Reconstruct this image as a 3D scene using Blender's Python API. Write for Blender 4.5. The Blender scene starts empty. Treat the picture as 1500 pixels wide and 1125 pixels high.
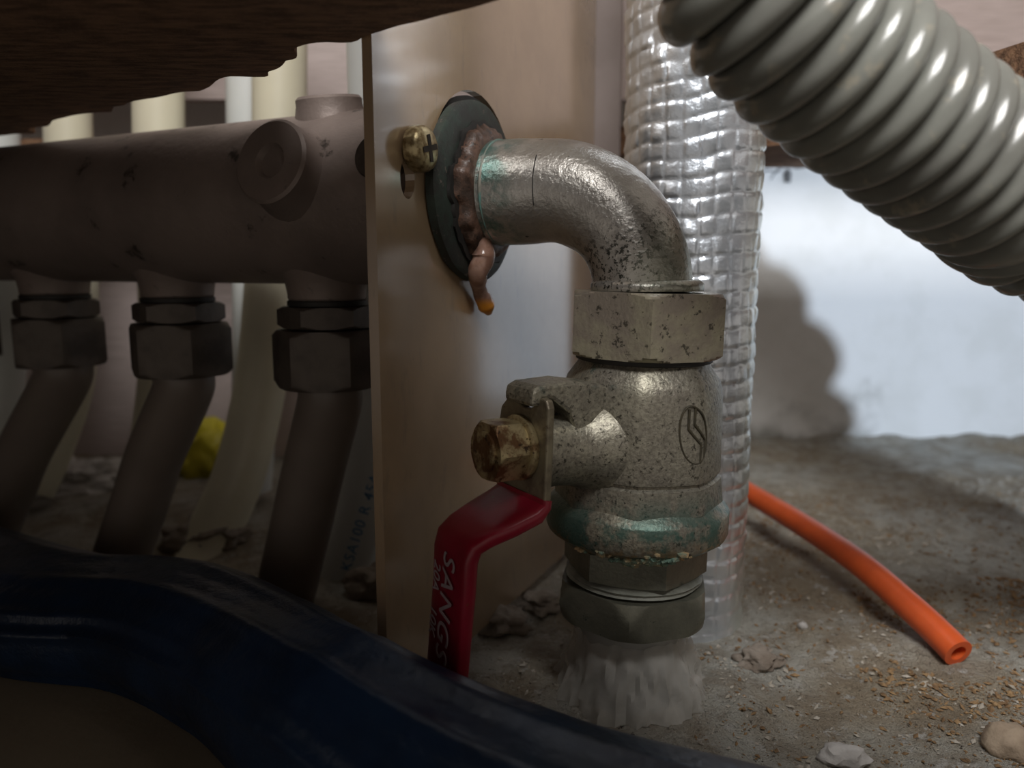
import bpy, bmesh, math, random
from mathutils import Vector, Matrix, noise
from mathutils.geometry import tessellate_polygon

random.seed(7)
sc = bpy.context.scene
COL = sc.collection
PI = math.pi
def R(a): return math.radians(a)

# ---------------------------------------------------------------- camera
PITCH = R(8.5)
CAM = Vector((0.0, 0.0, 0.148))
FPX = 1133.0
cp, sp = math.cos(PITCH), math.sin(PITCH)
cd = bpy.data.cameras.new('camera')
cam = bpy.data.objects.new('camera', cd); COL.objects.link(cam)
cam.location = CAM; cam.rotation_euler = (PI / 2 - PITCH, 0, 0)
cd.sensor_width = 36.0; cd.lens = FPX * 36 / 1500
cd.clip_start = 0.01; cd.clip_end = 50
cd.dof.use_dof = True; cd.dof.focus_distance = 0.25; cd.dof.aperture_fstop = 8.5
sc.camera = cam

# ---------------------------------------------------------------- light
w = bpy.data.worlds.new('world'); sc.world = w; w.use_nodes = True
bg = w.node_tree.nodes['Background']
bg.inputs['Color'].default_value = (1.0, 0.90, 0.80, 1); bg.inputs['Strength'].default_value = 0.33

def spot(name, loc, target, power, color, angle, blend, size):
    l = bpy.data.lights.new(name, 'SPOT'); l.energy = power; l.color = color
    l.spot_size = R(angle); l.spot_blend = blend; l.shadow_soft_size = size
    o = bpy.data.objects.new(name, l); COL.objects.link(o); o.location = loc
    o.rotation_euler = (Vector(target) - Vector(loc)).to_track_quat('-Z', 'Y').to_euler()
    return o
# a hand lamp held at the right of the camera, under the cabinet board
LAMP = Vector((0.311, 0.073, 0.120))
spot('hand_lamp_light', LAMP, (0.345, 0.65, 0.10), 10.0, (0.71, 0.835, 1.0), 54, 0.3, 0.002)

# the room's light coming down through the open cabinet and the sawn hole
al = bpy.data.lights.new('room_light', 'AREA'); al.shape = 'RECTANGLE'; al.size = .30; al.size_y = .25; al.energy = 6.3; al.color = (1.0, .98, .96)
ao = bpy.data.objects.new('room_light', al); COL.objects.link(ao); ao.location = (.06, -.24, .70)
ao.rotation_euler = (Vector((.11, .30, .15)) - ao.location).to_track_quat('-Z', 'Y').to_euler()

sc.view_settings.view_transform = 'Standard'
sc.view_settings.look = 'None'
sc.view_settings.exposure = 0.0
sc.view_settings.gamma = 1.0
sc.view_settings.use_curve_mapping = False

# ---------------------------------------------------------------- measuring helpers
def ray(px, py):
    x = (px - 750) / FPX; t = (562.5 - py) / FPX
    return Vector((x, cp + t * sp, t * cp - sp))
def at(px, py, Y):            # point of the ray at distance Y in front of the camera
    d = ray(px, py); return CAM + d * (Y / d.y)
def at_depth(px, py, d): return CAM + ray(px, py) * d
def on_plane(px, py, o, n):
    d = ray(px, py); return CAM + d * ((o - CAM).dot(n) / d.dot(n))
def on_floor(px, py, z=0.0):
    d = ray(px, py); return CAM + d * ((z - CAM.z) / d.z)
def on_cyl(px, py, c, r):     # nearest hit with an upright cylinder
    d = ray(px, py); ox, oy = CAM.x - c.x, CAM.y - c.y
    a = d.x ** 2 + d.y ** 2; b = 2 * (ox * d.x + oy * d.y); e = ox * ox + oy * oy - r * r
    q = b * b - 4 * a * e
    if q < 0: q = 0
    return CAM + d * ((-b - math.sqrt(q)) / (2 * a))

# ---------------------------------------------------------------- object helpers
ORIGIN = {}
def empty(name, loc, label, cat, group=None):
    o = bpy.data.objects.new(name, None); COL.objects.link(o); o.location = loc
    o.empty_display_size = 0.02
    o['label'] = label; o['category'] = cat
    if group: o['group'] = group
    ORIGIN[o.name] = Vector(loc); return o
def mesh_obj(name, vf, mat, parent=None, smooth=40, loc=None, label=None, cat=None, group=None, kind=None):
    v, f = vf
    org = ORIGIN[parent.name] if parent else Vector(loc or (0, 0, 0))
    me = bpy.data.meshes.new(name)
    me.from_pydata([tuple(Vector(p) - org) for p in v], [], f); me.update()
    bm = bmesh.new(); bm.from_mesh(me)
    bmesh.ops.recalc_face_normals(bm, faces=bm.faces); bm.to_mesh(me); bm.free()
    if smooth:
        me.polygons.foreach_set('use_smooth', [True] * len(me.polygons))
        me.set_sharp_from_angle(angle=R(smooth))
    me.materials.append(mat)
    o = bpy.data.objects.new(name, me); COL.objects.link(o)
    if parent: o.parent = parent; ORIGIN[o.name] = org
    else: o.location = org; ORIGIN[o.name] = org
    if label: o['label'] = label
    if cat: o['category'] = cat
    if group: o['group'] = group
    if kind: o['kind'] = kind
    return o
def join(*parts):
    V, F = [], []
    for v, f in parts:
        k = len(V); V += list(v); F += [tuple(i + k for i in q) for q in f]
    return V, F
def frame_of(d):
    d = Vector(d).normalized()
    a = Vector((0, 0, 1)) if abs(d.z) < 0.9 else Vector((1, 0, 0))
    x = a.cross(d).normalized(); return x, d.cross(x), d
def rings(rs, cap0=True, cap1=True):
    n = len(rs[0]); V = [p for r in rs for p in r]; F = []
    for i in range(len(rs) - 1):
        for j in range(n):
            k = (j + 1) % n
            F.append((i * n + j, i * n + k, (i + 1) * n + k, (i + 1) * n + j))
    if cap0: F.append(tuple(range(n))[::-1])
    if cap1: F.append(tuple((len(rs) - 1) * n + j for j in range(n)))
    return V, F
def lathe(o, d, prof, seg=48, cap0=True, cap1=True, rfun=None):   # prof: (radius, distance along d)
    x, y, d = frame_of(d); o = Vector(o); rs = []
    for r, h in prof:
        ring = []
        for j in range(seg):
            a = 2 * PI * j / seg
            q = rfun(r, h, a) if rfun else r
            ring.append(o + d * h + x * (q * math.cos(a)) + y * (q * math.sin(a)))
        rs.append(ring)
    return rings(rs, cap0, cap1)
def hexnut(o, xdir, d, af, h, cham=0.0015, rc=None, seg=72):      # a vertex lies along xdir
    d = Vector(d).normalized(); x = Vector(xdir); x = (x - d * x.dot(d)).normalized(); y = d.cross(x); o = Vector(o)
    rc = rc or af * 0.5 * 1.02; sl = max(.2, (af * .5774 - rc) / cham); em = (af * .5774 - rc) / sl
    zs = [em * k for k in (0, .12, .3, .5, .75, 1)]; zs = zs + [h - q for q in zs[::-1]]
    rs = []
    for z in zs:
        e = min(z, h - z); ring = []
        for j in range(seg):
            a = 2 * PI * j / seg; b = ((math.degrees(a)) % 60) - 30
            rh = af / 2 / math.cos(R(b)); q = min(rh, rc + e * sl)
            ring.append(o + d * z + x * (q * math.cos(a)) + y * (q * math.sin(a)))
        rs.append(ring)
    return rings(rs)
def catmull(pts, n=10):
    P = [Vector(p) for p in pts]; P = [P[0] * 2 - P[1]] + P + [P[-1] * 2 - P[-2]]; out = []
    for i in range(1, len(P) - 2):
        a, b, c, d = P[i - 1], P[i], P[i + 1], P[i + 2]
        for k in range(n):
            t = k / n
            out.append(0.5 * ((2 * b) + (c - a) * t + (2 * a - 5 * b + 4 * c - d) * t * t + (3 * b - a - 3 * c + d) * t ** 3))
    out.append(P[-2]); return out
def sweep(path, rad, seg=32, cap0=True, cap1=True):               # rad: number or f(i, s, angle); s = length so far
    path = [Vector(p) for p in path]; rs = []; up = None; s = 0
    for i, p in enumerate(path):
        t = (path[min(i + 1, len(path) - 1)] - path[max(i - 1, 0)]).normalized()
        if up is None: up = frame_of(t)[0]
        else: up = (up - t * up.dot(t)).normalized()
        v = t.cross(up)
        if i: s += (p - path[i - 1]).length
        rs.append([p + up * (q * math.cos(a)) + v * (q * math.sin(a)) for a in [2 * PI * j / seg for j in range(seg)]
                   for q in [rad(i, s, a) if callable(rad) else rad]])
    return rings(rs, cap0, cap1)
def resample(path, step):
    out = [path[0].copy()]; acc = 0; 
    for a, b in zip(path, path[1:]):
        L = (b - a).length; p = step - acc
        while p <= L:
            out.append(a.lerp(b, p / L)); p += step
        acc = (acc + L) % step
    return out
def slab(outline, holes, to3, t):   # outline in 2D, to3(x, y, depth)
    loops = [outline] + holes; pts = [p for l in loops for p in l]; n = len(pts)
    tri = tessellate_polygon([[Vector((p[0], p[1], 0)) for p in l] for l in loops])
    V = [to3(p[0], p[1], 0) for p in pts] + [to3(p[0], p[1], t) for p in pts]
    F = [tuple(q) for q in tri] + [tuple(i + n for i in q)[::-1] for q in tri]; k = 0
    for l in loops:
        m = len(l)
        for i in range(m):
            j = (i + 1) % m; F.append((k + i, k + j, k + j + n, k + i + n))
        k += m
    return V, F
def box(lo, hi):
    x0, y0, z0 = lo; x1, y1, z1 = hi
    V = [Vector(p) for p in ((x0,y0,z0),(x1,y0,z0),(x1,y1,z0),(x0,y1,z0),(x0,y0,z1),(x1,y0,z1),(x1,y1,z1),(x0,y1,z1))]
    return V, [(0,3,2,1),(4,5,6,7),(0,1,5,4),(1,2,6,5),(2,3,7,6),(3,0,4,7)]
def bevel(o, wdt, seg=2):
    m = o.modifiers.new('bevel', 'BEVEL'); m.width = wdt; m.segments = seg; m.limit_method = 'ANGLE'; m.angle_limit = R(35)
    return o
def lump(c, size, seed, n=3, rough=0.35, flat=0.0):
    bm = bmesh.new(); bmesh.ops.create_icosphere(bm, subdivisions=n, radius=1); V = []
    for v in bm.verts:
        d = v.co.normalized(); q = 1 + rough * noise.noise(d * 1.6 + Vector((seed, 0, 0))) + rough * .5 * noise.noise(d * 4 + Vector((0, seed, 0)))
        p = Vector((d.x * size[0], d.y * size[1], max(d.z, -1 + flat) * size[2])) * q
        V.append(Vector(c) + p)
    F = [tuple(v.index for v in f.verts) for f in bm.faces]; bm.free(); return V, F

# ---------------------------------------------------------------- material helpers
class Mat:
    def __init__(s, name):
        s.m = bpy.data.materials.new(name); s.m.use_nodes = True; s.t = s.m.node_tree
        s.b = s.t.nodes['Principled BSDF']; s.co = s.t.nodes.new('ShaderNodeTexCoord').outputs['Object']
    def n(s, typ, **k):
        o = s.t.nodes.new('ShaderNode' + typ)
        for a, v in k.items():
            if a in o.inputs: s.put(o.inputs[a], v)
            else: setattr(o, a, v)
        return o
    def put(s, sock, v):
        if isinstance(v, bpy.types.NodeSocket): s.t.links.new(v, sock)
        elif isinstance(v, tuple) and len(v) == 3 and sock.type == 'RGBA': sock.default_value = (*v, 1)
        else: sock.default_value = v
    def noise(s, scale, detail=4, rough=.55, vec=None, dist=0):
        return s.n('TexNoise', Scale=scale, Detail=detail, Roughness=rough, Distortion=dist, Vector=vec or s.co).outputs['Fac']
    def ramp(s, f, a, b):       # smooth 0..1 between a and b
        o = s.n('MapRange'); o.interpolation_type = 'SMOOTHSTEP'
        s.put(o.inputs['Value'], f); o.inputs['From Min'].default_value = a; o.inputs['From Max'].default_value = b
        return o.outputs['Result']
    def mul(s, a, b, op='MULTIPLY'):
        o = s.n('Math', operation=op); s.put(o.inputs[0], a); s.put(o.inputs[1], b); return o.outputs[0]
    def mix(s, f, a, b):
        o = s.n('Mix', data_type='RGBA'); s.put(o.inputs[0], f); s.put(o.inputs[6], a); s.put(o.inputs[7], b); return o.outputs[2]
    def stretch(s, sx, sy, sz):
        o = s.n('Mapping'); o.inputs['Scale'].default_value = (sx, sy, sz); s.put(o.inputs['Vector'], s.co); return o.outputs['Vector']
    def xyz(s):
        o = s.n('SeparateXYZ'); s.put(o.inputs[0], s.co); return o.outputs
    def near(s, p, r0, r1):     # 1 close to the local point p, 0 beyond r1
        o = s.n('VectorMath', operation='DISTANCE'); s.put(o.inputs[0], s.co); o.inputs[1].default_value = tuple(p)
        return s.ramp(o.outputs['Value'], r1, r0)
    def bump(s, h, dist, strength=1.0, prev=None):
        o = s.n('Bump'); o.inputs['Strength'].default_value = strength; o.inputs['Distance'].default_value = dist
        s.put(o.inputs['Height'], h)
        if prev: s.put(o.inputs['Normal'], prev)
        return o.outputs['Normal']
    def out(s, color=None, rough=None, metal=None, normal=None, **k):
        for key, v in (('Base Color', color), ('Roughness', rough), ('Metallic', metal), ('Normal', normal)):
            if v is not None: s.put(s.b.inputs[key], v)
        for key, v in k.items(): s.put(s.b.inputs[key.replace('_', ' ')], v)
        return s.m
def plain(name, c1, c2, scale, rough, metal=0.0, bscale=None, bdist=0.0003, **k):
    m = Mat(name); col = m.mix(m.ramp(m.noise(scale, 5), .35, .65), c1, c2)
    return m.out(col, rough, metal, m.bump(m.noise(bscale, 4), bdist) if bscale else None, **k)

# ---------------------------------------------------------------- main positions
U = Vector((math.cos(R(25)), -math.sin(R(25)), 0))     # along the manifold, towards the elbow
N = Vector((math.sin(R(25)), math.cos(R(25)), 0))      # along the bracket panel, away
Z = Vector((0, 0, 1))
V0 = at(946, 475, 0.26)                                # upright axis of the valve
def zv(py, Y=0.26): return at(946, py, Y).z
ELB_Z = at(760, 280, 0.275).z                          # height of the manifold and elbow axis
LF = 0.066
F0 = Vector((V0.x, V0.y, 0)) - U * LF; F0.z = ELB_Z    # where the axis meets the bracket panel
S = Vector((-math.sin(R(57)), -math.cos(R(57)), 0))    # valve stem, outwards
W = Vector((math.cos(R(57)), -math.sin(R(57)), 0))     # across the lever, to the right and nearer
BOARD_Z = 0.213

# ================================================================ SETTING
# floor
m = Mat('rough_concrete')
big = m.ramp(m.noise(9, 5, .6), .40, .62); mid = m.ramp(m.noise(70, 6, .65), .42, .62); fine = m.noise(420, 5, .7)
c = m.mix(big, (.53, .525, .475), (.38, .315, .225)); c = m.mix(m.mul(mid, .55), c, (.25, .19, .125))
c = m.mix(m.ramp(m.noise(160, 5, .7), .56, .66), c, (.55, .53, .49)); c = m.mix(m.ramp(fine, .60, .70), c, (.06, .045, .03))
MAT_FLOOR = m.out(c, .92, 0, m.bump(fine, .0022, 1.0, m.bump(m.noise(90, 6, .7), .007, 1.0)))
def floor_h(x, y):
    p = Vector((x, y, 0))
    h = .004 * noise.noise(p * 14) + .0025 * noise.noise(p * 45 + Vector((3, 1, 0))) + .0012 * noise.noise(p * 120)
    e = max(0, (y - .56) / .10); h += .012 * e * e * (0.6 + .8 * abs(noise.noise(p * 30)))
    return h - .002
nx, ny = 260, 170; V = []; x0, x1, y0, y1 = -.62, .86, -.16, .665
for j in range(ny + 1):
    for i in range(nx + 1):
        x = x0 + (x1 - x0) * i / nx; y = y0 + (y1 - y0) * j / ny; V.append(Vector((x, y, floor_h(x, y))))
F = [(j*(nx+1)+i, j*(nx+1)+i+1, (j+1)*(nx+1)+i+1, (j+1)*(nx+1)+i) for j in range(ny) for i in range(nx)]
mesh_obj('floor', (V, F), MAT_FLOOR, smooth=80, kind='structure')

# walls behind
m = Mat('white_painted_wall')
x, y, z = m.xyz()
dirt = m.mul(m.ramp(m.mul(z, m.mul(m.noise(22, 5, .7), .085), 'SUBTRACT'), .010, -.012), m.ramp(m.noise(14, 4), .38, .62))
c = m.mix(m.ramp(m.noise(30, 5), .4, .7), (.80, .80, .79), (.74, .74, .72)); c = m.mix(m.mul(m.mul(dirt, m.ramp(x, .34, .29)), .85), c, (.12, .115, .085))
MAT_WALL = m.out(c, .75, 0, m.bump(m.noise(60, 6, .65), .002, .5))
mesh_obj('wall_back', box((-.62, .65, -.02), (.86, .67, .62)), MAT_WALL, smooth=0, kind='structure')
wb = bpy.data.objects['wall_back']
MAT_MARK = plain('dark_plaster_mark', (.10, .10, .10), (.20, .20, .20), 200, .9)
ck = catmull([at(*q, .6498) for q in ((1102, 262), (1122, 250), (1138, 252), (1150, 243), (1172, 246), (1205, 236))], 6)
mesh_obj('crack', join(sweep(ck, lambda i, s_, a: .0007 + .0004 * noise.noise(Vector((s_ * 400, 0, 0))), 8), sweep([at(1140, 247, .6498), at(1133, 256, .6496), at(1129, 263, .6497)], .0005, 8)), MAT_MARK, wb)
mesh_obj('plaster_flake', lump(at(1154, 258, .648), (.0028, .0016, .0050), 3.3, 3, .5), MAT_MARK, wb, smooth=60)
MAT_WALL2 = plain('grey_plaster', (.30, .27, .25), (.24, .21, .19), 20, .85, 0, 80, .001)
mesh_obj('wall_left', box((-.64, -.16, -.02), (-.62, .67, .62)), MAT_WALL2, smooth=0, kind='structure')

# cabinet base board with the sawn hole, and the cabinet's back panel above it
m = Mat('chipboard')
st = m.stretch(14, 55, 55); fl = m.noise(5, 5, .7, st); sp2 = m.noise(900, 4, .7)
c = m.mix(m.ramp(fl, .35, .65), (.33, .18, .10), (.11, .054, .028)); c = m.mix(m.ramp(sp2, .55, .68), c, (.30, .19, .10))
MAT_CHIP = m.out(c, .9, 0, m.bump(sp2, .0012, 1.0, m.bump(fl, .002, .7)))
m = Mat('mauve_wood_grain')
g = m.noise(14, 6, .6, m.stretch(3, 60, 60)); 
MAT_WOOD = m.out(m.mix(m.ramp(g, .35, .65), (.50, .42, .40), (.40, .33, .31)), .55, 0, m.bump(g, .0004, .5))
mesh_obj('backing_plank', box((-.58, .60, .0), (-.085, .62, .222)), MAT_WOOD, smooth=0, loc=(-.3, .60, 0), label='mauve wood-grain plank standing on the floor behind the riser pipes', cat='plank')
def jag(a, b, n, amp, seed):
    out = []; a = Vector(a); b = Vector(b); t = (b - a); L = t.length; q = Vector((-t.y, t.x)).normalized()
    for i in range(n):
        k = i / n; e = noise.noise(Vector((k * L * 28 + seed, seed, 0))) * amp + max(0, noise.noise(Vector((k * L * 70, seed, 2)))) * amp * .9
        e *= min(1, (1 - k) * 6, k * 6 + .15); p = a + t * k + q * e; out.append((p.x, p.y))
    return out
bp_ = [on_floor(X, Yp, BOARD_Z).xy for X, Yp in ((0, 200), (250, 138), (400, 102), (543, 50), (640, 18), (730, 0))]
bp_[0] = bp_[1] + (bp_[0] - bp_[1]) * 1.45
hole = (jag(bp_[0], bp_[1], 40, .010, 1.3) + jag(bp_[1], bp_[3], 44, .012, 2.9) + jag(bp_[3], bp_[5], 24, .002, 2.1) + jag(bp_[5], (.010, .148), 10, .002, 3.3)
        + jag((.010, .148), (.240, -.02), 26, .002, 4.2) + jag((.240, -.02), (.187, .280), 40, .003, 5.5) + jag((.187, .280), (.179, .315), 8, .002, 6.1)
        + jag((.179, .315), (.143, .425), 24, .003, 6.6) + jag((.143, .425), (.10, .455), 10, .002, 7.7) + jag((.10, .455), (-.40, .515), 60, .002, 8.8))
b = mesh_obj('cabinet_base_board', slab([(-.60, -.10), (.84, -.10), (.84, .52), (-.60, .52)], [hole], lambda x, y, d: Vector((x, y, BOARD_Z + d)), .0155),
    MAT_CHIP, smooth=0, loc=(0, .2, BOARD_Z), label='brown chipboard cabinet base overhead with a large ragged sawn hole', cat='board')
pb = mesh_obj('cabinet_back_panel', box((-.60, .55, .262), (.84, .562, .62)), MAT_WOOD, smooth=0, loc=(0, .55, .262),
    label='mauve wood-grain cabinet back panel above the pipes', cat='panel')

# ================================================================ BRACKET PANEL
m = Mat('beige_satin_panel')
x, y, z = m.xyz()
st = m.noise(20, 6, .65, m.stretch(12, 12, 1.2)); wear = m.ramp(m.noise(55, 6, .7, m.stretch(2.2, 2.2, .6)), .56, .66)
c = m.mix(m.ramp(m.noise(24, 4), .3, .7), (.37, .262, .160), (.30, .21, .128)); c = m.mix(m.mul(wear, .22), c, (.16, .13, .11))
MAT_PLATE = m.out(c, m.mul(m.mul(st, .08), .2, 'ADD'), .0, m.bump(m.noise(300, 3), .00004, .5), Specular_IOR_Level=.9, Coat_Weight=1.0, Coat_Roughness=.17, Coat_IOR=2.0)
def plate_sz(px, py, off=0.0):
    p = on_plane(px, py, F0 + U * off, U); return (p - F0).dot(N), p.z
def plate3(s, z, d): return Vector((F0.x, F0.y, 0)) + N * s + Z * z - U * d
s0 = plate_sz(553, 400)[0]; s1 = plate_sz(869, 300)[0]
def circ(cs, cz, rs, rz, n=40): return [(cs + rs * math.cos(2*PI*i/n), cz + rz * math.sin(2*PI*i/n)) for i in range(n)]
HC = (.0035, ELB_Z + .0030)
slot = plate_sz(597, 262); scr = plate_sz(604, 219)
panel = empty('bracket_panel', plate3(.03, 0, 0), 'upright beige bracket panel that the elbow passes through', 'panel')
pl = mesh_obj('panel_sheet', slab([(s0, .004), (s1, .004), (s1, .40), (s0, .40)], [circ(*HC, .0325, .0335), circ(slot[0], slot[1], .0042, .0062, 20)], plate3, .0035), MAT_PLATE, panel, smooth=0)
MAT_LIP = plain('mauve_flange', (.30, .25, .235), (.25, .205, .19), 30, .5)
lp = [(0, 0), (.0165, 0), (.0165, .003), (.0, .003)]
a = plate3(s1, 0, 0)
mesh_obj('return_flange', box((0, 0, 0), (1, 1, 1)), MAT_LIP, panel, smooth=0).data.transform(Matrix.Identity(4))
rf = panel.children[-1]
vs = []
for zz in (.004, .40):
    for (uu, nn) in lp: vs.append(a + U * (uu - .0035) + N * (nn + .0002) + Z * zz)
me = rf.data
for i, k in enumerate((0, 1, 2, 3, 4, 5, 6, 7)): me.vertices[i].co = vs[k] - ORIGIN[panel.name]
me.update()

# screw with a cross slot
m = Mat('brass_screw'); nz = m.noise(500, 4)
MAT_SCREW = m.out(m.mix(m.ramp(nz, .4, .65), (.46, .38, .22), (.22, .16, .08)), .38, .85, m.bump(nz, .0003, .6))
MAT_DARK = plain('dark_recess', (.016, .011, .008), (.03, .02, .013), 200, .8)
so = plate3(scr[0], scr[1], 0)
sw = mesh_obj('screw', join(lathe(so, U, [(.0032, -.004), (.0032, .0)], 24), lathe(so, U, [(.0062, 0.0002), (.0072, .001), (.0072, .0042), (.0066, .0055), (.005, .0064), (.0, .0066)], 40, True, False)), MAT_SCREW, panel, label='brass cross-head screw')
def cross(o, d, a, L, h, wd):
    parts = []
    x, y, dd = frame_of(d)
    for k in range(2):
        e = x * math.cos(a + k * PI/2) + y * math.sin(a + k * PI/2); g = dd.cross(e)
        pts = [o + e*sx*L*(1 if sz else .5) + g*sy*wd*(1 if sz else .8) + dd*(h*sz) for sz in (0, 1) for sx, sy in ((-1,-1),(1,-1),(1,1),(-1,1))]
        parts.append((pts, [(0,1,2,3),(4,5,6,7),(0,1,5,4),(1,2,6,5),(2,3,7,6),(3,0,4,7)]))
    return join(*parts)
mesh_obj('cross_slot', cross(so + U * .0053, U, R(14), .0042, .0014, .0009), MAT_DARK, sw, smooth=0)

# ================================================================ MANIFOLD
m = Mat('dull_bronze_casting'); nz = m.noise(260, 5, .6); bigm = m.noise(18, 5)
c = m.mix(m.ramp(bigm, .35, .65), (.27, .215, .19), (.19, .15, .132)); c = m.mix(m.ramp(m.noise(75, 5, .7), .60, .70), c, (.045, .034, .028))
MAT_BRONZE = m.out(c, .52, .25, m.bump(nz, .0004, .8))
m = Mat('dark_brass_nut'); nz = m.noise(220, 5, .6)
MAT_NUT_DK = m.out(m.mix(m.ramp(m.noise(50, 5), .4, .65), (.115, .095, .080), (.060, .048, .042)), .5, .35, m.bump(nz, .0003, .7))
man = empty('manifold', F0 - U * .16, 'dull brown bronze heating manifold running left from the panel', 'manifold')
MR = .0328
mesh_obj('barrel', lathe(F0, -U, [(.024, .0045), (.030, .0065), (MR, .009), (MR, .10), (MR, .20), (MR, .30), (MR, .42)], 64), MAT_BRONZE, man)
def boss(t, d, r, l, dent):
    o = F0 - U * t
    prof = [(r * 1.18, MR * .80), (r * 1.06, MR * .98), (r, MR + .0025), (r, l - .001), (r * .93, l)]
    prof += [(r * .42, l - .0002), (r * .34, l - .0022), (0.0001, l - .0026)] if dent else [(.0001, l)]
    return lathe(o, d, prof, 44)
fwd = (-N + Z * .26).normalized()
mesh_obj('boss', boss(.0575, fwd, .0152, .0415, True), MAT_BRONZE, man)
mesh_obj('boss', boss(.058, (Z - N * .15).normalized(), .0125, .0385, True), MAT_BRONZE, man)
mesh_obj('boss', boss(.0155, fwd, .0075, .040, False), MAT_NUT_DK, man)
MAT_BLACK = plain('black_rubber_and_gap', (.012, .011, .010), (.02, .018, .016), 90, .6)  # rubber of the branch gaskets, also the black put into shaded gaps
TS = [.0665, .150, .234]
def branch(t):
    o = F0 - U * t
    return dict(
        outlet=lathe(o, -Z, [(.0205, MR * .72), (.0165, MR * .95), (.0155, MR + .004), (.0155, MR + .0055), (.0150, MR + .0062)], 40),
        gasket_gap_ring=lathe(o, -Z, [(.0135, MR + .0055), (.0158, MR + .0066), (.0158, MR + .0084), (.0135, MR + .0090)], 40),
        hex_nipple=hexnut(o - Z * (MR + .0088), Vector((-.3, -.95, 0)), -Z, .0345, .0085, .0012),
        compression_nut=hexnut(o - Z * (MR + .0180), Vector((-.45, -.9, 0)), -Z, .0395, .0235, .0024))
first = branch(TS[0]); protos = {}
for k, vf in first.items():
    protos[k] = mesh_obj(k, vf, MAT_BLACK if k == 'gasket_gap_ring' else MAT_BRONZE if k == 'outlet' else MAT_NUT_DK, man, smooth=30)
for t in TS[1:] + [.318]:
    for k, o in protos.items():
        c2 = o.copy(); COL.objects.link(c2); c2.parent = man; c2.location = -U * (t - TS[0])

# ================================================================ HEATING PIPES
def pipe_mat(name, c1, c2, rough=.42):
    m = Mat(name); f = m.ramp(m.noise(16, 4), .35, .7)
    return m.out(m.mix(f, c1, c2), rough, 0, m.bump(m.noise(240, 3), .0001, .4), Subsurface_Weight=.05, Subsurface_Radius=(.004, .003, .002), Subsurface_Scale=1.0)
MAT_GREYPIPE = pipe_mat('grey_brown_pipe', (.20, .165, .14), (.155, .125, .105))
MAT_CREAM = pipe_mat('cream_pipe', (.66, .62, .47), (.58, .54, .42))
MAT_WHITEP = pipe_mat('white_pipe', (.66, .68, .66), (.58, .60, .58))
zb = ELB_Z - MR - .0415
def nutbase(t): p = F0 - U * t; return Vector((p.x, p.y, zb))
pipes = [(TS[0], [(459, 690, .003), (440, 775, .006), (418, 870, .010)], 'grey-brown heating pipe under the manifold nearest the beige panel'),
         (TS[1], [(228, 665, .003), (204, 740, .006), (176, 820, .010)], 'grey-brown heating pipe under the manifold, middle of the three in view'),
         (TS[2], [(36, 660, .010), (8, 730, .020), (-24, 805, .030)], 'grey-brown heating pipe under the manifold, leftmost of the three')]
for t, px, lab in pipes:
    b0 = nutbase(t); pts = [b0, b0 - Z * .008 - U * .0008]
    for X, Yp, dy in px: pts.append(at(X, Yp, b0.y + dy + .003))
    last = pts[-1] + (pts[-1] - pts[-2]).normalized() * .02
    if last.z > .001: last = last + (last - pts[-1]) * 1.0
    pts.append(Vector((last.x, last.y, min(last.z, .001))))
    mesh_obj('heating_pipe', sweep(catmull(pts, 10), .0132, 36), MAT_GREYPIPE, loc=pts[-1], label=lab, cat='pipe', group='grey heating pipes below the manifold')
def rise(pxs, mat, r, lab):
    pts = [at(*q) for q in pxs]
    return mesh_obj('riser_pipe', sweep(catmull(pts, 10), r, 36), mat, loc=pts[-1], label=lab, cat='pipe', group='pale riser pipes behind the manifold')
rise([(410, -120, .43), (410, 60, .43), (408, 250, .43), (396, 430, .43), (382, 560, .43), (352, 690, .42), (308, 790, .41), (285, 840, .40)], MAT_CREAM, .0142, 'cream riser pipe behind the manifold, seen between the middle and right branches')
rise([(366, -120, .47), (366, 90, .47), (368, 260, .47), (374, 400, .475), (372, 600, .48), (366, 715, .48)], MAT_WHITEP, .0135, 'bluish white riser pipe just left of and behind a cream one')
rise([(232, -120, .46), (232, 90, .46), (234, 300, .46), (240, 450, .46), (238, 560, .46), (220, 690, .46), (205, 740, .46)], MAT_CREAM, .0140, 'cream riser pipe hidden by the middle branch, showing above the manifold')
rise([(96, -60, .49), (98, 120, .49), (104, 300, .49), (110, 430, .49), (104, 560, .49), (72, 660, .48), (45, 720, .47)], MAT_CREAM, .0135, 'cream riser pipe behind the leftmost branch, showing as a thin strip')
rise([(-10, -60, .50), (-8, 120, .50), (-2, 300, .50), (8, 430, .50), (2, 560, .50), (-20, 700, .49)], MAT_WHITEP, .0135, 'pale riser pipe cut by the left edge of the view')
rb = rise([(553, -120, .372), (553, 60, .372), (558, 250, .372), (562, 430, .372), (556, 580, .372), (535, 730, .372), (508, 820, .370), (490, 868, .368)], MAT_WHITEP, .0140, 'white riser pipe with blue printing beside the beige panel')
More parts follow.
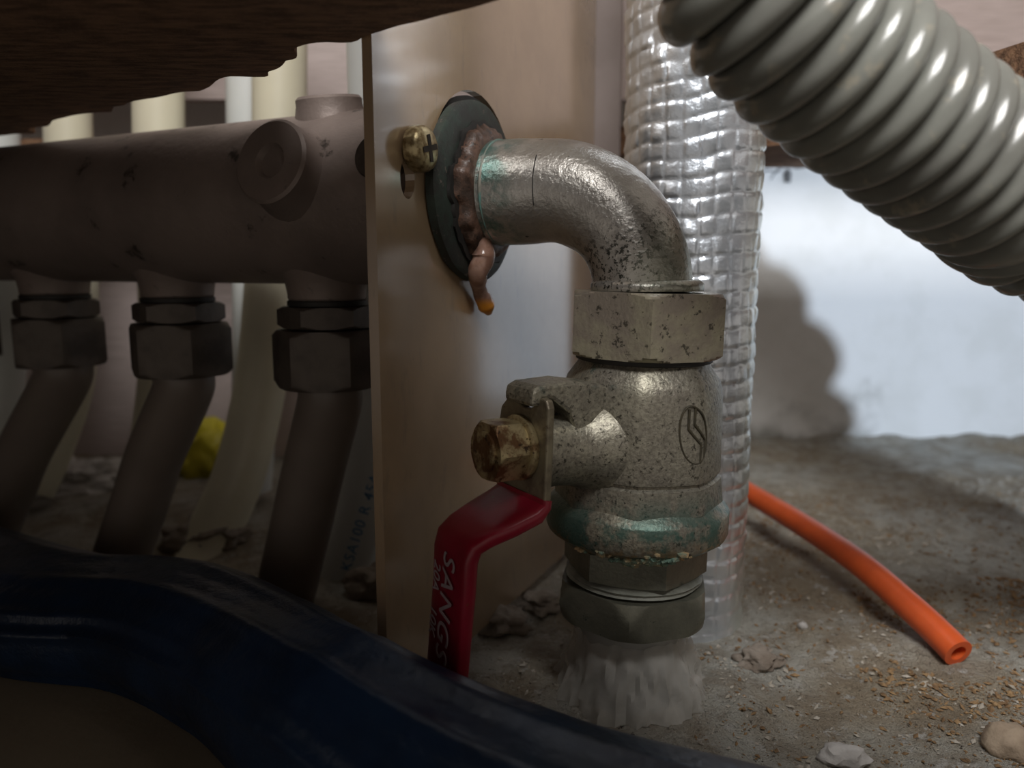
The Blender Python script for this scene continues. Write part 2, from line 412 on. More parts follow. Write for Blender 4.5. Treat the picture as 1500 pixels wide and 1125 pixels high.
def lettering(name, body, origin, xdir, ydir, size, mat, parent, extrude=.0001, shear=0.0, space=1.0):
    cu = bpy.data.curves.new(name, 'FONT'); cu.body = body; cu.size = size; cu.extrude = extrude; cu.shear = shear; cu.space_character = space
    o = bpy.data.objects.new(name, cu); COL.objects.link(o)
    x = Vector(xdir).normalized(); y = Vector(ydir); y = (y - x * y.dot(x)).normalized(); zz = x.cross(y)
    M = Matrix((x, y, zz)).transposed().to_4x4(); M.translation = Vector(origin) - ORIGIN[parent.name]
    bpy.context.view_layer.update()
    me = bpy.data.meshes.new_from_object(o.evaluated_get(bpy.context.evaluated_depsgraph_get()))
    bpy.data.objects.remove(o); me.name = name; me.materials.clear(); me.materials.append(mat)
    o = bpy.data.objects.new(name, me); COL.objects.link(o)
    o.parent = parent; o.matrix_local = M; return o
MAT_BLUEINK = plain('blue_ink', (.03, .17, .36), (.05, .20, .40), 300, .6)
ta = at(513, 838, .3560); tb = at(563, 680, .3575)
lettering('printing', 'KSA100 R 45A', ta, tb - ta, (-1, 0, 0), .0072, MAT_BLUEINK, rb, .0001, 0, 1.15)

# ================================================================ ELBOW
vz = V0.z - ELB_Z
NUT1_T, NUT1_B = zv(427), zv(519)
m = Mat('cast_grey_steel')
el_root = Vector((F0.x, F0.y, F0.z)) + U * .004
pos = m.co
nz = m.noise(520, 4, .6); patch = m.noise(60, 5, .65)
c = m.mix(m.ramp(patch, .35, .68), (.47, .45, .42), (.31, .29, .265))
endp = Vector((V0.x, V0.y, NUT1_T)) - el_root
low = m.mul(m.near(endp, .020, .034), m.ramp(m.noise(520, 5, .75), .52, .57))
c = m.mix(m.mul(low, .95), c, (.018, .020, .016))
c = m.mix(m.mul(m.near(endp + Vector((.012, -.01, .004)), .010, .026), .6), c, (.40, .42, .34))
verd = m.mul(m.near((U * .004), .018, .027), m.ramp(m.noise(120, 5, .7), .40, .62))
c = m.mix(m.mul(verd, .85), c, (.075, .20, .178))
c = m.mix(m.ramp(m.noise(170, 3, .8), .68, .74), c, (.03, .025, .02))
MAT_STEEL = m.out(c, m.mul(m.mul(patch, .2), .21, 'ADD'), .75, m.bump(nz, .00045, .75))
elbow = empty('pipe_elbow', el_root, 'cast grey steel pipe elbow curving down from the beige panel', 'pipe elbow')
RB = .036
path = [F0 + U * x for x in (.006, .012, .020, LF - RB)]
c0 = F0 + U * (LF - RB) - Z * RB
for i in range(1, 19):
    a = PI / 2 * i / 18; path.append(c0 + U * (RB * math.sin(a)) + Z * (RB * math.cos(a)))
ztop = NUT1_T + .0002
while path[-1].z < ztop: path.pop()
path.append(Vector((path[-1].x, path[-1].y, ztop)) if abs(path[-1].z - ztop) > 1e-5 else path[-1])
path[-1] = Vector((V0.x, V0.y, ztop))
for i in range(4, len(path)): path[i].x -= .0016 * ((i - 4) / (len(path) - 5)) ** 2
def er(i, s, a):
    r = .0183 if i <= 2 else .0180 if i == 3 else .0178 - .0014 * min(1, (i - 3) / 12)
    return r + .0004 * noise.noise(Vector((s * 60, math.cos(a) * 2, math.sin(a) * 2)))
path2 = path[:3] + [path[2].lerp(path[3], .5)] + path[3:]
mesh_obj('bend', sweep(path2, er, 56), MAT_STEEL, elbow, smooth=60)
mesh_obj('casting_seam', sweep([F0 + U * (LF - RB + .002) + Vector((0, 0, 0)) + (-N * math.cos(a) + Z * math.sin(a)) * .0178 for a in [R(x) for x in range(-20, 40, 5)]], .00016, 8), MAT_BLACK, elbow)
seam = mesh_obj('end_collar', lathe(Vector((V0.x, V0.y, NUT1_T + .0004)), Z, [(.0185, 0), (.0188, .001), (.0186, .0022), (.0174, .0034), (.016, .0036)], 56), MAT_STEEL, elbow)
# threads with verdigris
m = Mat('green_thread'); nzz = m.noise(160, 5)
MAT_THREAD = m.out(m.mix(m.ramp(nzz, .35, .6), (.10, .24, .215), (.18, .17, .14)), .5, .4, m.bump(m.noise(400, 3), .0003, .6))
prof = []
for k in range(5):
    h = .0005 + k * .0022; prof += [(.0176, h), (.0186, h + .0011)]
prof.append((.0176, .0118))
mesh_obj('thread', lathe(F0 + U * .0022, U, prof, 56), MAT_THREAD, elbow, smooth=25, label='verdigris-green screw thread')
m = Mat('dark_green_washer'); nzz = m.noise(110, 5, .7)
c = m.mix(m.ramp(nzz, .40, .60), (.030, .031, .028), (.034, .048, .039)); c = m.mix(m.ramp(m.noise(300, 4, .7), .62, .7), c, (.12, .10, .085))
MAT_WASH = m.out(c, .55, .3, m.bump(nzz, .0006, .8))
def wash(r, h, a): return r + .0006 * noise.noise(Vector((math.cos(a) * 3, math.sin(a) * 3, h * 100)))
mesh_obj('gasket_gap_ring', lathe(plate3(HC[0], HC[1], 0), U, [(.020, -.0028), (.0318, -.0028), (.0318, -.0008), (.020, -.0006)], 48), MAT_BLACK, elbow)  # added black disc, stands in for the shade of the open gap behind the washer
mesh_obj('washer', lathe(F0 + Z * .0005 - N * .0015, U, [(.018, .0003), (.0305, .0003), (.0315, .0008), (.0315, .0038), (.0300, .0048), (.018, .0046)], 64, True, True, wash), MAT_WASH, elbow, label='dark green corroded washer')
m = Mat('brown_sealant'); nzz = m.noise(120, 5, .7)
c = m.mix(m.ramp(nzz, .38, .62), (.035, .020, .014), (.115, .062, .042)); c = m.mix(m.ramp(m.noise(60, 3), .60, .66), c, (.30, .10, .02)); c = m.mix(m.ramp(m.noise(260, 5, .75), .58, .64), c, (.012, .008, .006))
MAT_SEAL = m.out(c, .40, 0, m.bump(nzz, .0008, .8))
def rag(r, h, a):
    q = noise.noise(Vector((math.cos(a) * 2.2, math.sin(a) * 2.2, h * 120))) + .6 * noise.noise(Vector((math.cos(a) * 7, math.sin(a) * 7, h * 300 + 4)))
    q += .7 * noise.noise(Vector((math.cos(a) * 16, math.sin(a) * 16, h * 500)))
    return r + (.0022 * q if r > .0185 else 0)
mesh_obj('gasket_gap_ring', lathe(F0 - Z * .0006, U, [(.0235, .0040), (.0252, .0046), (.0252, .0058), (.022, .0062)], 64, True, True, rag), MAT_BLACK, elbow)  # black ring painting in the dark gap between washer and sealant
mesh_obj('sealant_ring', lathe(F0, U, [(.0178, .0035), (.0225, .0042), (.0232, .006), (.0222, .0085), (.0205, .0102), (.0185, .0108), (.0178, .0108)], 96, True, True, rag), MAT_SEAL, elbow, smooth=60, label='cracked brown sealing hemp')
# the drip of sealant
pd = [on_plane(x, y, F0 + U * o, U) for x, y, o in ((700, 340, .0075), (708, 374, .0088), (700, 400, .0072), (703, 425, .0042), (712, 446, .0042), (716, 458, .0036))]
rr = [.0028, .0044, .0034, .0026, .0034, .0014]
pc = catmull(pd, 8)
def drad(i, s, a): k = min(i / 8, len(rr) - 1.001); j = int(k); return (rr[j] * (1 - k + j) + rr[j + 1] * (k - j)) * (1 + .15 * noise.noise(Vector((s * 300, math.cos(a), math.sin(a)))))
m = Mat('amber_drip'); 
x, y, z = m.xyz(); low = m.ramp(z, pd[4].z - el_root.z + .003, pd[4].z - el_root.z - .0005)
c = m.mix(low, m.mix(m.ramp(m.noise(160, 4), .4, .6), (.23, .125, .09), (.34, .21, .16)), (.62, .25, .03))
MAT_DRIP = m.out(c, .16, 0, m.bump(m.noise(300, 3), .0003, .4), Subsurface_Weight=.2, Subsurface_Radius=(.003, .0015, .0005), Subsurface_Scale=1.0)
mesh_obj('drip', sweep(pc, drad, 24), MAT_DRIP, elbow, smooth=70, label='glossy brown drip with an amber tip')

# ================================================================ BALL VALVE
m = Mat('weathered_nickel')
vroot = Vector((V0.x, V0.y, 0.0))
nz = m.noise(700, 4, .6); patch = m.noise(45, 5, .65); x, y, z = m.xyz()
c = m.mix(m.ramp(patch, .34, .66), (.37, .35, .275), (.26, .24, .20))
c = m.mix(m.mul(m.ramp(m.noise(800, 3, .7), .40, .66), .55), c, (.12, .105, .085)); c = m.mix(m.mul(m.ramp(m.noise(620, 4, .75), .57, .63), .85), c, (.04, .036, .028))
zc = zv(762)
hb = m.ramp(z, zc + .020, zc + .004)
c = m.mix(m.mul(m.mul(hb, m.ramp(m.noise(60, 6, .7), .41, .53)), .85), c, (.055, .135, .115))
hb2 = m.mul(m.ramp(z, zc + .003, zc - .003), m.ramp(m.noise(210, 4, .75), .50, .58))
c = m.mix(m.mul(hb2, .8), c, (.33, .22, .11))
top = m.mul(m.ramp(z, NUT1_B - .014, NUT1_B - .002), m.ramp(m.noise(120, 5, .7), .54, .64))
c = m.mix(m.mul(top, .85), c, (.05, .085, .075))
MAT_NICKEL = m.out(c, .40, .62, m.bump(nz, .00035, .7))
m = Mat('pitted_brass_nut'); nz = m.noise(600, 4, .6)
c = m.mix(m.ramp(m.noise(70, 5, .65), .36, .64), (.40, .37, .27), (.30, .26, .215)); c = m.mix(m.mul(m.ramp(m.noise(260, 5, .75), .58, .63), .85), c, (.05, .045, .035))
MAT_NUT = m.out(c, .36, .62, m.bump(nz, .0003, .6))
m = Mat('dark_brass_nut_low'); nz = m.noise(500, 4, .6)
c = m.mix(m.ramp(m.noise(60, 5, .65), .36, .64), (.21, .21, .165), (.15, .15, .12)); c = m.mix(m.mul(m.ramp(m.noise(150, 5, .75), .62, .68), .8), c, (.04, .06, .05))
MAT_NUT2 = m.out(c, .42, .5, m.bump(nz, .0003, .6))
valve = empty('ball_valve', vroot, 'grey nickel ball valve with a red lever below the elbow', 'valve')
LEAN = .022
valve.rotation_euler = (0, LEAN, 0); valve.location.x -= LEAN * (NUT1_T)
def vp(z): return Vector((V0.x, V0.y, z))
vdir = Vector((-.10, -1, 0)).normalized()
def k_at(py): return (ray(946, py).y and (at(946, py, .26) - CAM).dot(Vector((0, cp, -sp)))) / FPX      # metres per pixel
AF1 = 222 * k_at(475) * .95
mesh_obj('union_nut', hexnut(vp(NUT1_B), vdir, Z, AF1 * .985, NUT1_T - NUT1_B, .0016, AF1 * .51), MAT_NUT, valve, smooth=25, label='large pitted hex union nut')
mesh_obj('gasket_gap_ring', lathe(vp(zv(527)), Z, [(.0215, 0), (.0228, .0004), (.0228, NUT1_B - zv(527))], 48), MAT_BLACK, valve)  # black ring filling the groove below the union nut
def oct_r(r, h, a):
    b = (math.degrees(a) + 10) % 45 - 22.5; o = r * math.cos(R(22.5)) / math.cos(R(b)) * 1.035
    return r * .45 + o * .55
kb = k_at(600)
mesh_obj('body', lathe(vp(0), Z, [(.0215, zv(527)), (.0222, zv(533)), (.0235, zv(541)), (.0253, zv(552)), (.0262, zv(566)), (.0265, zv(590)), (.0268, zv(640)), (.0271, zv(676)), (.0270, zv(682)), (.0262, zv(684)), (.0262, zv(687)), (.0274, zv(690)), (.0279, zv(708)), (.0284, zv(724))], 96, True, True, oct_r), MAT_NICKEL, valve, smooth=32)
MAT_CRUST = plain('mineral_crust', (.36, .25, .13), (.12, .20, .16), 220, .9, 0, 500, .0008)
rnd = random.Random(9); cl = []
for i in range(70):
    a = rnd.gauss(-1.62, .33); z = zv(777) + rnd.gauss(0, .0012); r = .0288 + (z - zv(777)) * .9
    q = rnd.uniform(.0005, .0016); cl.append(lump((V0.x + math.cos(a) * r, V0.y + math.sin(a) * r, z), (q * 1.3, q, q * .8), i * 1.7, 1, .5))
mesh_obj('mineral_crust', join(*cl), MAT_CRUST, valve, smooth=0, label='orange-brown and green crust on the lower rim')
kc = k_at(755)
mesh_obj('end_cap', lathe(vp(0), Z, [(.0270, zv(719)), (.0290, zv(726)), (.0308, zv(733)), (.0312, zv(736)), (.0312, zv(764)), (.0306, zv(770)), (.0265, zv(782)), (.0235, zv(786))], 96), MAT_NICKEL, valve, smooth=32)
zn2, zn2b = zv(827), zv(893)
mesh_obj('hex_neck', hexnut(vp(zn2), Vector((.27, -1, 0)), Z, .0430, zv(785) - zn2, .0006), MAT_NUT2, valve, smooth=25)
MAT_TAPE = plain('white_thread_tape', (.27, .28, .24), (.17, .175, .15), 120, .5, 0, 400, .0003)
mesh_obj('thread_tape', lathe(vp(zn2 - .0045), Z, [(.0220, .001), (.0236, .0016), (.0230, .0024), (.0237, .0032), (.0226, .0038), (.021, .0044)], 48, True, True, lambda r, h, a: r + .0006 * noise.noise(Vector((math.cos(a) * 3, math.sin(a) * 3, h * 900)))), MAT_TAPE, valve, label='white thread tape')
mesh_obj('compression_nut', hexnut(vp(zn2b), Vector((-.19, -1, 0)), Z, .0485, zn2 - .004 - zn2b, .0055, .0255), MAT_NUT2, valve, smooth=25, label='dark olive hex nut')
# stem side
zs = at(728, 664, .2285).z
so = vp(zs)
MAT_RUSTMETAL = None
m = Mat('rusty_brass'); nz = m.noise(350, 5, .7)
c = m.mix(m.ramp(m.noise(130, 5, .7), .42, .58), (.44, .36, .20), (.15, .075, .032)); c = m.mix(m.ramp(m.noise(400, 4, .7), .58, .66), c, (.05, .03, .018))
MAT_RUST = m.out(c, .36, .6, m.bump(nz, .0004, .7))
m = Mat('dull_zinc_plate'); nz = m.noise(400, 4)
c = m.mix(m.ramp(m.noise(90, 5, .65), .4, .62), (.27, .24, .165), (.17, .14, .10)); c = m.mix(m.mul(m.ramp(m.noise(160, 5, .8), .58, .66), .8), c, (.075, .032, .018))
MAT_ZINC = m.out(c, .42, .5, m.bump(nz, .0003, .5))
mesh_obj('stem_boss', lathe(so - Z * .002, S, [(.0185, .016), (.0165, .0235), (.0146, .0265), (.0130, .029), (.0122, .032), (.0117, .037), (.0117, .0455), (.0105, .0460)], 48), MAT_NICKEL, valve, smooth=60)
def swz(s, wv, z): return so + S * s + W * wv + Z * z
def extrude_sz(poly, w0, w1):
    n = len(poly); Vv = [swz(a, w0, b) for a, b in poly] + [swz(a, w1, b) for a, b in poly]
    return Vv, [tuple(range(n)), tuple(range(n, 2*n))[::-1]] + [(i, (i+1) % n, (i+1) % n + n, i + n) for i in range(n)]
o = mesh_obj('stop_lug', extrude_sz([(.020, .004), (.020, .0185), (.036, .0208), (.0485, .0202), (.0512, .0190), (.0517, .0165), (.0517, .0140), (.0482, .0140), (.0475, .0160), (.0440, .0160), (.037, .0110), (.034, .004)], -.0060, .0090), MAT_NICKEL, valve, smooth=0)
bevel(o, .0012)
# lever: plate, then the dipped grip
def plate_outline():
    return [(-.0125, -.0165), (.0128, -.0180), (.0132, -.004), (.0134, .0140), (.0122, .0164), (.0095, .0168), (.0070, .0150), (.0045, .0128), (.0010, .0125), (-.0040, .0145), (-.0085, .0142), (-.0122, .0110), (-.0134, .0060)]
po = plate_outline(); n = len(po)
Vv = [swz(.0463, a, b) for a, b in po] + [swz(.0489, a, b) for a, b in po]
lev = mesh_obj('lever', (Vv, [tuple(range(n)), tuple(range(n, 2*n))[::-1]] + [(i, (i+1) % n, (i+1) % n + n, i + n) for i in range(n)]), MAT_ZINC, valve, smooth=0)
bevel(lev, .0006)
m = Mat('red_dipped_vinyl'); f = m.ramp(m.noise(60, 4), .35, .65)
c = m.mix(f, (.25, .006, .024), (.19, .005, .016)); c = m.mix(m.ramp(m.noise(150, 5, .75), .64, .70), c, (.16, .05, .02))
MAT_RED = m.out(c, .33, 0, m.bump(m.noise(180, 4), .0003, .4))
gp = [(.0446, -.0140, .0129), (.0450, -.0160, .0132), (.0475, -.0185, .0135), (.0540, -.0212, .0128), (.0605, -.0238, .0112), (.0640, -.0262, .0102), (.0652, -.0300, .0098), (.0656, -.040, .0095), (.0668, -.055, .0093), (.0676, -.066, .0092), (.0679, -.071, .0088), (.0680, -.0725, .0070)]
gs = []
for i, (a, b, hw) in enumerate(gp):
    p0 = gp[max(i - 1, 0)]; p1 = gp[min(i + 1, len(gp) - 1)]
    t = Vector((p1[0] - p0[0], p1[1] - p0[1])).normalized(); q = Vector((-t.y, t.x)) * -1
    if q.x < 0: q = -q
    th = .0027 if i > 1 else .0020
    ring = []
    for k in range(28):
        an = 2 * PI * k / 28; ca, sa = math.cos(an), math.sin(an)
        e = 2.0 / 5
        cw = hw * math.copysign(abs(ca) ** e, ca); ct = th * math.copysign(abs(sa) ** e, sa)
        ring.append(swz(a + .0030 + .0035 * min(1, max(0, (a - .045) / .018)) + q.x * ct, cw * 1.06, b + q.y * ct))
    gs.append(ring)
grip = mesh_obj('grip', rings(gs), MAT_RED, lev, smooth=45, label='red vinyl-dipped grip')
MAT_INK = plain('pale_ink', (.34, .28, .30), (.30, .24, .26), 300, .6)
fs = .0664 + .0027 + .0001
lettering('grip_lettering', 'SANGS', swz(.0652 + .0096, -.0012, -.0285), (-Z + S * .085), W, .0098, MAT_INK, lev, .00008, .25, 1.12)
lettering('grip_lettering', '20A   10K', swz(.0652 + .0096, -.0072, -.0335), (-Z + S * .085), W, .0056, MAT_INK, lev, .00008, .25, 1.0)
mesh_obj('washer', lathe(so, S, [(.0098, .0489), (.0102, .0494), (.0102, .0508), (.0096, .0513)], 40), MAT_RUST, valve)
mesh_obj('stem_nut', hexnut(swz(.0513, 0, 0), W, S, .0172, .0106, .0012, .0088), MAT_RUST, valve, smooth=25, label='rusty brass hex nut')
mesh_obj('stem_end', lathe(so, S, [(.0062, .0615), (.0062, .0627), (.0054, .0631), (.0001, .0629)], 36), MAT_RUST, valve)
# emblem
MAT_LINE = plain('dark_engraving', (.035, .030, .018), (.05, .04, .02), 300, .7)
RE = .0267
def body_pt(px, py):
    p = on_cyl(px, py, V0, RE); a = math.atan2(p.x - V0.x, -(p.y - V0.y)); r = oct_r(.02668, 0, a)
    return Vector((V0.x + math.sin(a) * r, V0.y - math.cos(a) * r, p.z))
def line_on_body(pts, r):
    q = []
    for (xa, ya), (xb, yb) in zip(pts, pts[1:]):
        for k in range(6): q.append(body_pt(xa + (xb-xa)*k/6, ya + (yb-ya)*k/6))
    q.append(body_pt(*pts[-1])); return sweep(q, r, 8)
ov = [(1020.5 + 19 * math.cos(a) + 2.5 * math.sin(a), 636 + 42 * math.sin(a)) for a in [2*PI*i/36 for i in range(37)]]
mesh_obj('emblem', join(line_on_body(ov, .00034), line_on_body([(1015, 599), (1014, 628), (1030, 649), (1029, 675)], .00045), line_on_body([(1023, 597), (1022, 620), (1036, 642), (1035, 667)], .00045)), MAT_LINE, valve, label='engraved oval emblem with a slanted S stroke')

# pipe under the valve and the film around its foot
MAT_FOOT = pipe_mat('foot_pipe', (.42, .42, .40), (.34, .34, .32))
FOOT = vp(0) - Vector((LEAN * (NUT1_T - .02), 0, 0))
mesh_obj('riser_pipe', lathe(FOOT, Z, [(.0185, -.006), (.0185, zn2b - .0003)], 40), MAT_FOOT, loc=FOOT, label='short grey pipe stub rising from the floor under the valve', cat='pipe')
m = Mat('clear_plastic_film'); nz = m.noise(120, 5)
MAT_FILM = m.out((.72, .71, .67), .12, 0, m.bump(nz, .0012, .8), Alpha=.42, Specular_IOR_Level=.8)
def film(c, r0, r1, h, seed, n=96, mrings=14):
    rs = []
    for i in range(mrings):
        k = i / (mrings - 1); ring = []
        for j in range(n):
            a = 2 * PI * j / n; d = Vector((math.cos(a), math.sin(a), 0))
            q = r0 + (r1 - r0) * (1 - k) ** 1.6; w2 = .0022 * noise.noise(d * 3.5 + Vector((seed, k * 2, 0))) + .0022 * noise.noise(d * 9 + Vector((0, seed, k * 3)))
            p = c + d * max(q + w2 * (1.6 - k), .0188) + Z * (h * k)
            if i == 0: p.z = floor_h(p.x, p.y) + .0003
            else: p.z += .002 * noise.noise(d * 6 + Vector((k * 5, seed, 2)))
            ring.append(p)
        rs.append(ring)
    return rings(rs, False, False)
o = mesh_obj('plastic_film', film(FOOT, .0198, .0265, zn2b - .005, 3.1), MAT_FILM, smooth=50, loc=FOOT, label='crumpled clear plastic film around the pipe foot under the valve', cat='film')


# ================================================================ FOIL PIPE
FC = Vector((.0735, .325, 0)); FR = .0272
m = Mat('quilted_foil'); nz = m.noise(260, 5, .6); x, y, z = m.xyz()
c = m.mix(m.ramp(m.noise(50, 4), .4, .6), (.86, .92, 1.0), (.74, .80, .88))
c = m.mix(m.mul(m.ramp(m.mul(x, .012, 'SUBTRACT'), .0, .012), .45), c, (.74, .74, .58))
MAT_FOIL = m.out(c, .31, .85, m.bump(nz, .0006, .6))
nr, nc = 560, 312; rs = []
ROW = .0073; COLS = 26; rnd = random.Random(4); TILT = {}
for i in range(nr + 1):
    z = -.004 + .454 * i / nr; ring = []
    for j in range(nc):
        a = 2 * PI * j / nc; d = Vector((math.cos(a), math.sin(a), 0))
        zz = z + .0035 * noise.noise(Vector((d.x * 1.2, d.y * 1.2, z * 9))) + .004 * d.x * min(1, max(0, (z - .08) / .1)) * -1
        v = (zz / ROW) % 1; irow = math.floor(zz / ROW)
        u = (a / (2 * PI) * COLS + .15 * noise.noise(Vector((irow * .7, 0, 0))) + .12 * noise.noise(Vector((z * 60, a * 3, 0)))) % 1
        pv = 1 - abs(2 * v - 1) ** 4; pu = 1 - abs(2 * u - 1) ** 5
        key = (irow, math.floor(a / (2 * PI) * COLS)); 
        if key not in TILT: TILT[key] = (rnd.uniform(-1, 1), rnd.uniform(-1, 1), rnd.uniform(.6, 1.15))
        ta_, tb_, tc_ = TILT[key]
        h = .00075 * pv * (.35 + .65 * pu) * tc_ + pv * pu * (.0009 * ta_ * (u - .5) + .0011 * tb_ * (v - .5))
        h += .0007 * noise.noise(Vector((d.x * 1.5, d.y * 1.5, z * 24)))
        h += .0016 * max(0, noise.noise(Vector((d.x * 2, d.y * 2, zz * 90 + 7)))) * min(1, max(0, (z - .17) / .05))
        ring.append(FC + d * (FR + h) + Z * z)
    rs.append(ring)
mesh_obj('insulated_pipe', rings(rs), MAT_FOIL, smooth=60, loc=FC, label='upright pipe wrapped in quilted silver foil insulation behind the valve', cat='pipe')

# ================================================================ CORRUGATED HOSE
hp = [at_depth(1062, -118, .174), at_depth(1139, 14, .181), at_depth(1252, 116, .190), at_depth(1359, 200.5, .200), at_depth(1460, 273, .210), at_depth(1568, 339, .220)]
hp = [Vector((.030, .170, .335)), Vector((.037, .175, .275))] + hp + [Vector((.272, .193, .115)), Vector((.297, .181, .072)), Vector((.38, .176, .0285)), Vector((.50, .18, .0265))]
PITCHR = .0075; SUB = 14; HRAD = .0224
hpath = resample(catmull(hp, 40), PITCHR / SUB)
def hr(i, s, a):
    u = ((i % SUB) / SUB) ** 1.35; b = math.sqrt(max(0, 1 - (2 * u - 1) ** 2)) if u > 0 else 0
    return HRAD - .0062 * (1 - b ** .78) 
m = Mat('grey_ribbed_plastic'); f = m.noise(90, 5, .65); x, y, z = m.xyz()
c = m.mix(m.ramp(m.noise(25, 4), .35, .65), (.23, .235, .21), (.165, .165, .148)); c = m.mix(m.mul(m.ramp(f, .56, .68), .5), c, (.40, .35, .26))
MAT_HOSE = m.out(c, .20, 0, m.bump(m.noise(300, 3), .0001, .4), Specular_IOR_Level=.6, Subsurface_Weight=.15, Subsurface_Radius=(.004, .004, .0035), Subsurface_Scale=1.0)
mesh_obj('corrugated_hose', sweep(hpath, hr, 72), MAT_HOSE, smooth=75, loc=hp[-1], label='thick grey corrugated drain hose slanting across the upper right', cat='hose')

# ================================================================ ORANGE TUBE
tp = [at(1010, 690, .47), at(1060, 702, .455), at(1100, 724, .43), at(1180, 772, .38), at(1260, 826, .335), at(1330, 886, .303), at(1372, 925, .287), at(1404, 957, .276)]
tp = [Vector((tp[0].x - .03, .50, .006)), Vector((tp[0].x - .015, .49, .012))] + tp
pc = catmull(tp, 8)
m = Mat('orange_tubing'); MAT_ORANGE = m.out(m.mix(m.ramp(m.noise(80, 3), .3, .7), (.72, .12, .028), (.62, .10, .025)), .35, 0, None, Subsurface_Weight=.25, Subsurface_Radius=(.006, .002, .001), Subsurface_Scale=1.0)
TR = .0058
outer = sweep(pc, TR, 32, True, False)
k = len(pc) * 32
V, F = list(outer[0]), list(outer[1])
dend = (pc[-1] - pc[-2]).normalized(); up = None
last = V[-32:]
inner = [pc[-1] + (p - pc[-1]) * .55 for p in last]; deep = [p - dend * .02 for p in inner]
b0 = len(V) - 32; V += inner + deep
for j in range(32):
    q = (j + 1) % 32
    F.append((b0 + j, b0 + q, b0 + 32 + q, b0 + 32 + j)); F.append((b0 + 32 + j, b0 + 32 + q, b0 + 64 + q, b0 + 64 + j))
F.append(tuple(b0 + 64 + j for j in range(32)))
mesh_obj('orange_tube', (V, F), MAT_ORANGE, smooth=50, loc=pc[-1], label='orange plastic tube with an open cut end on the concrete', cat='tube')

# ================================================================ BLUE SHEET in front
m = Mat('blue_plastic'); f = m.noise(30, 5)
MAT_BLUE = m.out(m.mix(m.ramp(f, .35, .65), (.007, .025, .066), (.0045, .015, .039)), .36, 0, m.bump(m.noise(70, 5, .6), .0025, .5))
bp = [Vector((-.36, .385, 0)), Vector((-.27, .338, 0)), Vector((-.185, .289, 0)), Vector((-.130, .272, 0)), Vector((-.086, .239, 0)), Vector((-.047, .199, 0)), Vector((.005, .170, 0)), Vector((.065, .155, 0)), Vector((.12, .135, 0)), Vector((.20, .11, 0))]
hts = [.030, .031, .034, .038, .041, .0465, .036, .025, .022, .020]
wds = [.034, .034, .034, .031, .026, .024, .029, .031, .030, .028]
bc = catmull(bp, 12); rs = []
for i, p in enumerate(bc):
    k = min(i / 12, len(hts) - 1.0001); j = int(k); e = k - j
    H = hts[j] * (1 - e) + hts[j+1] * e; Wd = wds[j] * (1 - e) + wds[j+1] * e
    t = (bc[min(i+1, len(bc)-1)] - bc[max(i-1, 0)]).normalized(); q = Vector((-t.y, t.x, 0)); ring = []
    for n2 in range(96):
        a = 2 * PI * n2 / 96; ca, sa = math.cos(a), math.sin(a); s = i * .004
        fold = 0
        for (a0, ww, hh) in ((2.45, .13, .0036), (2.95, .12, .0034), (1.75, .16, .0022), (1.2, .2, .0025)):
            aa = a0 + .35 * noise.noise(Vector((s * 2.2, a0 * 3, 0))); d = abs(a - aa) / ww
            fold += hh * max(0, 1 - d) * (.6 + .8 * noise.noise(Vector((s * 5, a0, 1))))
        rr2 = 1 + .05 * noise.noise(Vector((ca * 1.5, sa * 1.5, s * 6)))
        P2 = p + q * (Wd * ca * rr2 + fold * ca) + Z * (max(0, H * .5 * (1 + (abs(sa) ** .8) * (1 if sa > 0 else -1) * rr2) + fold * sa))
        if sa < -.55: P2.z = .004
        P2.z = max(P2.z, .004)
        ring.append(P2)
    rs.append(ring)
mesh_obj('plastic_sheet', rings(rs), MAT_BLUE, smooth=70, loc=(-.035, .192, .004), label='dark blue folded plastic sheet lying across the front of the view', cat='plastic sheet')
MAT_BEIGE = plain('beige_board', (.235, .20, .145), (.195, .165, .12), 20, .6, 0, 200, .0002)
o = mesh_obj('loose_board', slab([(-.40, .06), (.00, .06), (.0, .185), (-.05, .210), (-.097, .237), (-.185, .277), (-.40, .37)], [], lambda x, y, d: Vector((x, y, .0005 + d)), .003), MAT_BEIGE, smooth=0, loc=(-.2, .15, .0005), label='smooth beige board lying in the lower left corner', cat='board')

# ================================================================ DEBRIS
MAT_PLASTER = plain('white_plaster', (.60, .58, .56), (.48, .46, .44), 120, .9, 0, 500, .0006)
MAT_STONE = plain('tan_stone', (.42, .33, .24), (.33, .25, .18), 120, .85, 0, 400, .0006)
MAT_RUBBLE = plain('cement_lump', (.30, .26, .22), (.21, .17, .135), 90, .92, 0, 300, .0012)
def lie(p, hz): return Vector((p.x, p.y, floor_h(p.x, p.y) + hz * .55))
p = on_floor(1237, 1103); mesh_obj('plaster_chip', lump(lie(p, .0032), (.0072, .0050, .0032), 2.2), MAT_PLASTER, smooth=60, loc=p, label='small white plaster chip at the front edge of the floor', cat='debris')
p = on_floor(1478, 1090); mesh_obj('stone', lump(lie(p, .005), (.0075, .007, .0055), 5.1), MAT_STONE, smooth=60, loc=p, label='tan stone in the lower right corner of the floor', cat='stone')
p = on_floor(1176, 912); mesh_obj('plaster_crumb', lump(lie(p, .0016), (.0018, .0018, .0016), 7.3, 2), MAT_PLASTER, smooth=60, loc=p, label='white crumb on the floor near the foil pipe', cat='debris')
p = on_floor(110, 705); mesh_obj('crumpled_paper', lump(lie(p, .014), (.040, .024, .014), 9.4, 4, .55), MAT_PLASTER, smooth=0, loc=p, label='crumpled white paper on the floor behind the left pipes', cat='paper')
MAT_YELLOW = plain('yellow_plastic', (.55, .47, .03), (.42, .36, .02), 40, .4, 0, 100, .001)
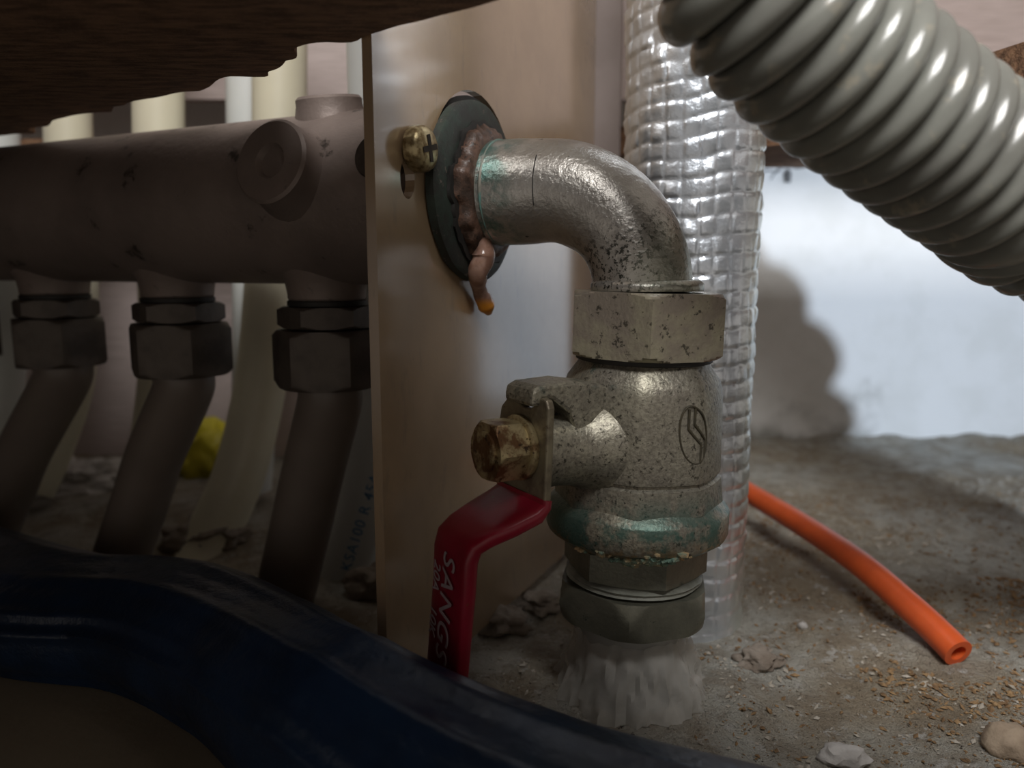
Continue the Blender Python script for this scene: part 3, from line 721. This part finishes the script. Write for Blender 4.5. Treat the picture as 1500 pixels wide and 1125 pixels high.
p = on_floor(312, 690); mesh_obj('plastic_bag', lump(lie(p, .024), (.026, .018, .024), 4.4, 4, .5), MAT_YELLOW, smooth=60, loc=p, label='yellow plastic bag behind the heating pipes', cat='bag')
p = on_floor(300, 790); mesh_obj('cement_lump', lump(lie(p, .010), (.020, .014, .010), 3.7, 4, .5), MAT_RUBBLE, smooth=60, loc=p, label='grey cement lump between the middle and right heating pipes', cat='rubble')
p = on_floor(560, 860); mesh_obj('cement_lump', lump(lie(p, .008), (.016, .010, .009), 6.7, 4, .5), MAT_RUBBLE, smooth=60, loc=p, label='grey cement lump left of the beige panel foot', cat='rubble')
for X, Yp, sz, sd2, lab in ((735, 915, .008, 1.1, 'brown-grey cement lump between red lever and valve nut'), (790, 880, .007, 2.7, 'brown-grey cement lump left of the valve nut, farther back'), (1110, 965, .006, 8.1, 'pale cement lump at the foot of the foil pipe, front right')):
    p = on_floor(X, Yp); mesh_obj('cement_lump', lump(lie(p, sz * .6), (sz * 1.3, sz, sz * .7), sd2, 4, .55), MAT_RUBBLE, smooth=60, loc=p, label=lab, cat='rubble')
p = Vector((.235, .6485, .195))
# crumbs
def crumbs(count, region, smin, smax, seed):
    rnd = random.Random(seed); V, F = [], []
    tries = 0
    while count and tries < 90000:
        tries += 1
        x = rnd.uniform(*region[0]); y = rnd.uniform(*region[1])
        if noise.noise(Vector((x * 18, y * 18, seed))) + .35 < rnd.random() * .9: continue
        q = Vector((x, y, 0))
        if (q - FC).length < .032 or (q - FOOT).length < .034 or (q.xy - pc[-1].xy).length < .014 or (q.xy - pc[-9].xy).length < .016 or (q.xy - pc[-5].xy).length < .014 or (q.xy - pc[0].xy).length < .02: continue
        s = smin + (smax - smin) * rnd.random() ** 2.5; c = Vector((x, y, floor_h(x, y) + s * .35)); k = len(V)
        e = Vector((rnd.uniform(-1, 1), rnd.uniform(-1, 1), rnd.uniform(-.4, .4))).normalized(); g = e.cross(Vector((0, 0, 1))).normalized(); h = e.cross(g)
        a, b2, c2 = s * rnd.uniform(.7, 1.5), s * rnd.uniform(.4, .8), s * rnd.uniform(.3, .6)
        V += [c + e*a, c - e*a, c + g*b2, c - g*b2, c + h*c2, c - h*c2]
        F += [tuple(i + k for i in q) for q in ((0,2,4),(2,1,4),(1,3,4),(3,0,4),(2,0,5),(1,2,5),(3,1,5),(0,3,5))]
        count -= 1
    return V, F
MAT_SAW = plain('sawdust', (.34, .22, .11), (.17, .10, .05), 300, .9)
MAT_PALE = plain('pale_grit', (.50, .46, .40), (.38, .34, .28), 300, .9)
ga = join(crumbs(9000, ((.03, .50), (.17, .50)), .0003, .0015, 11), crumbs(6500, ((.13, .30), (.19, .36)), .0004, .0018, 15)); gb = crumbs(7000, ((-.05, .50), (.17, .55)), .0003, .0016, 12)
gr = mesh_obj('grit', join(ga, gb), MAT_SAW, smooth=0, label='brown and pale sawdust and grit crumbs strewn over the concrete', cat='debris', kind='stuff')
gr.data.materials.append(MAT_PALE)
for i, p in enumerate(gr.data.polygons): p.material_index = 0 if i < len(ga[1]) else 1
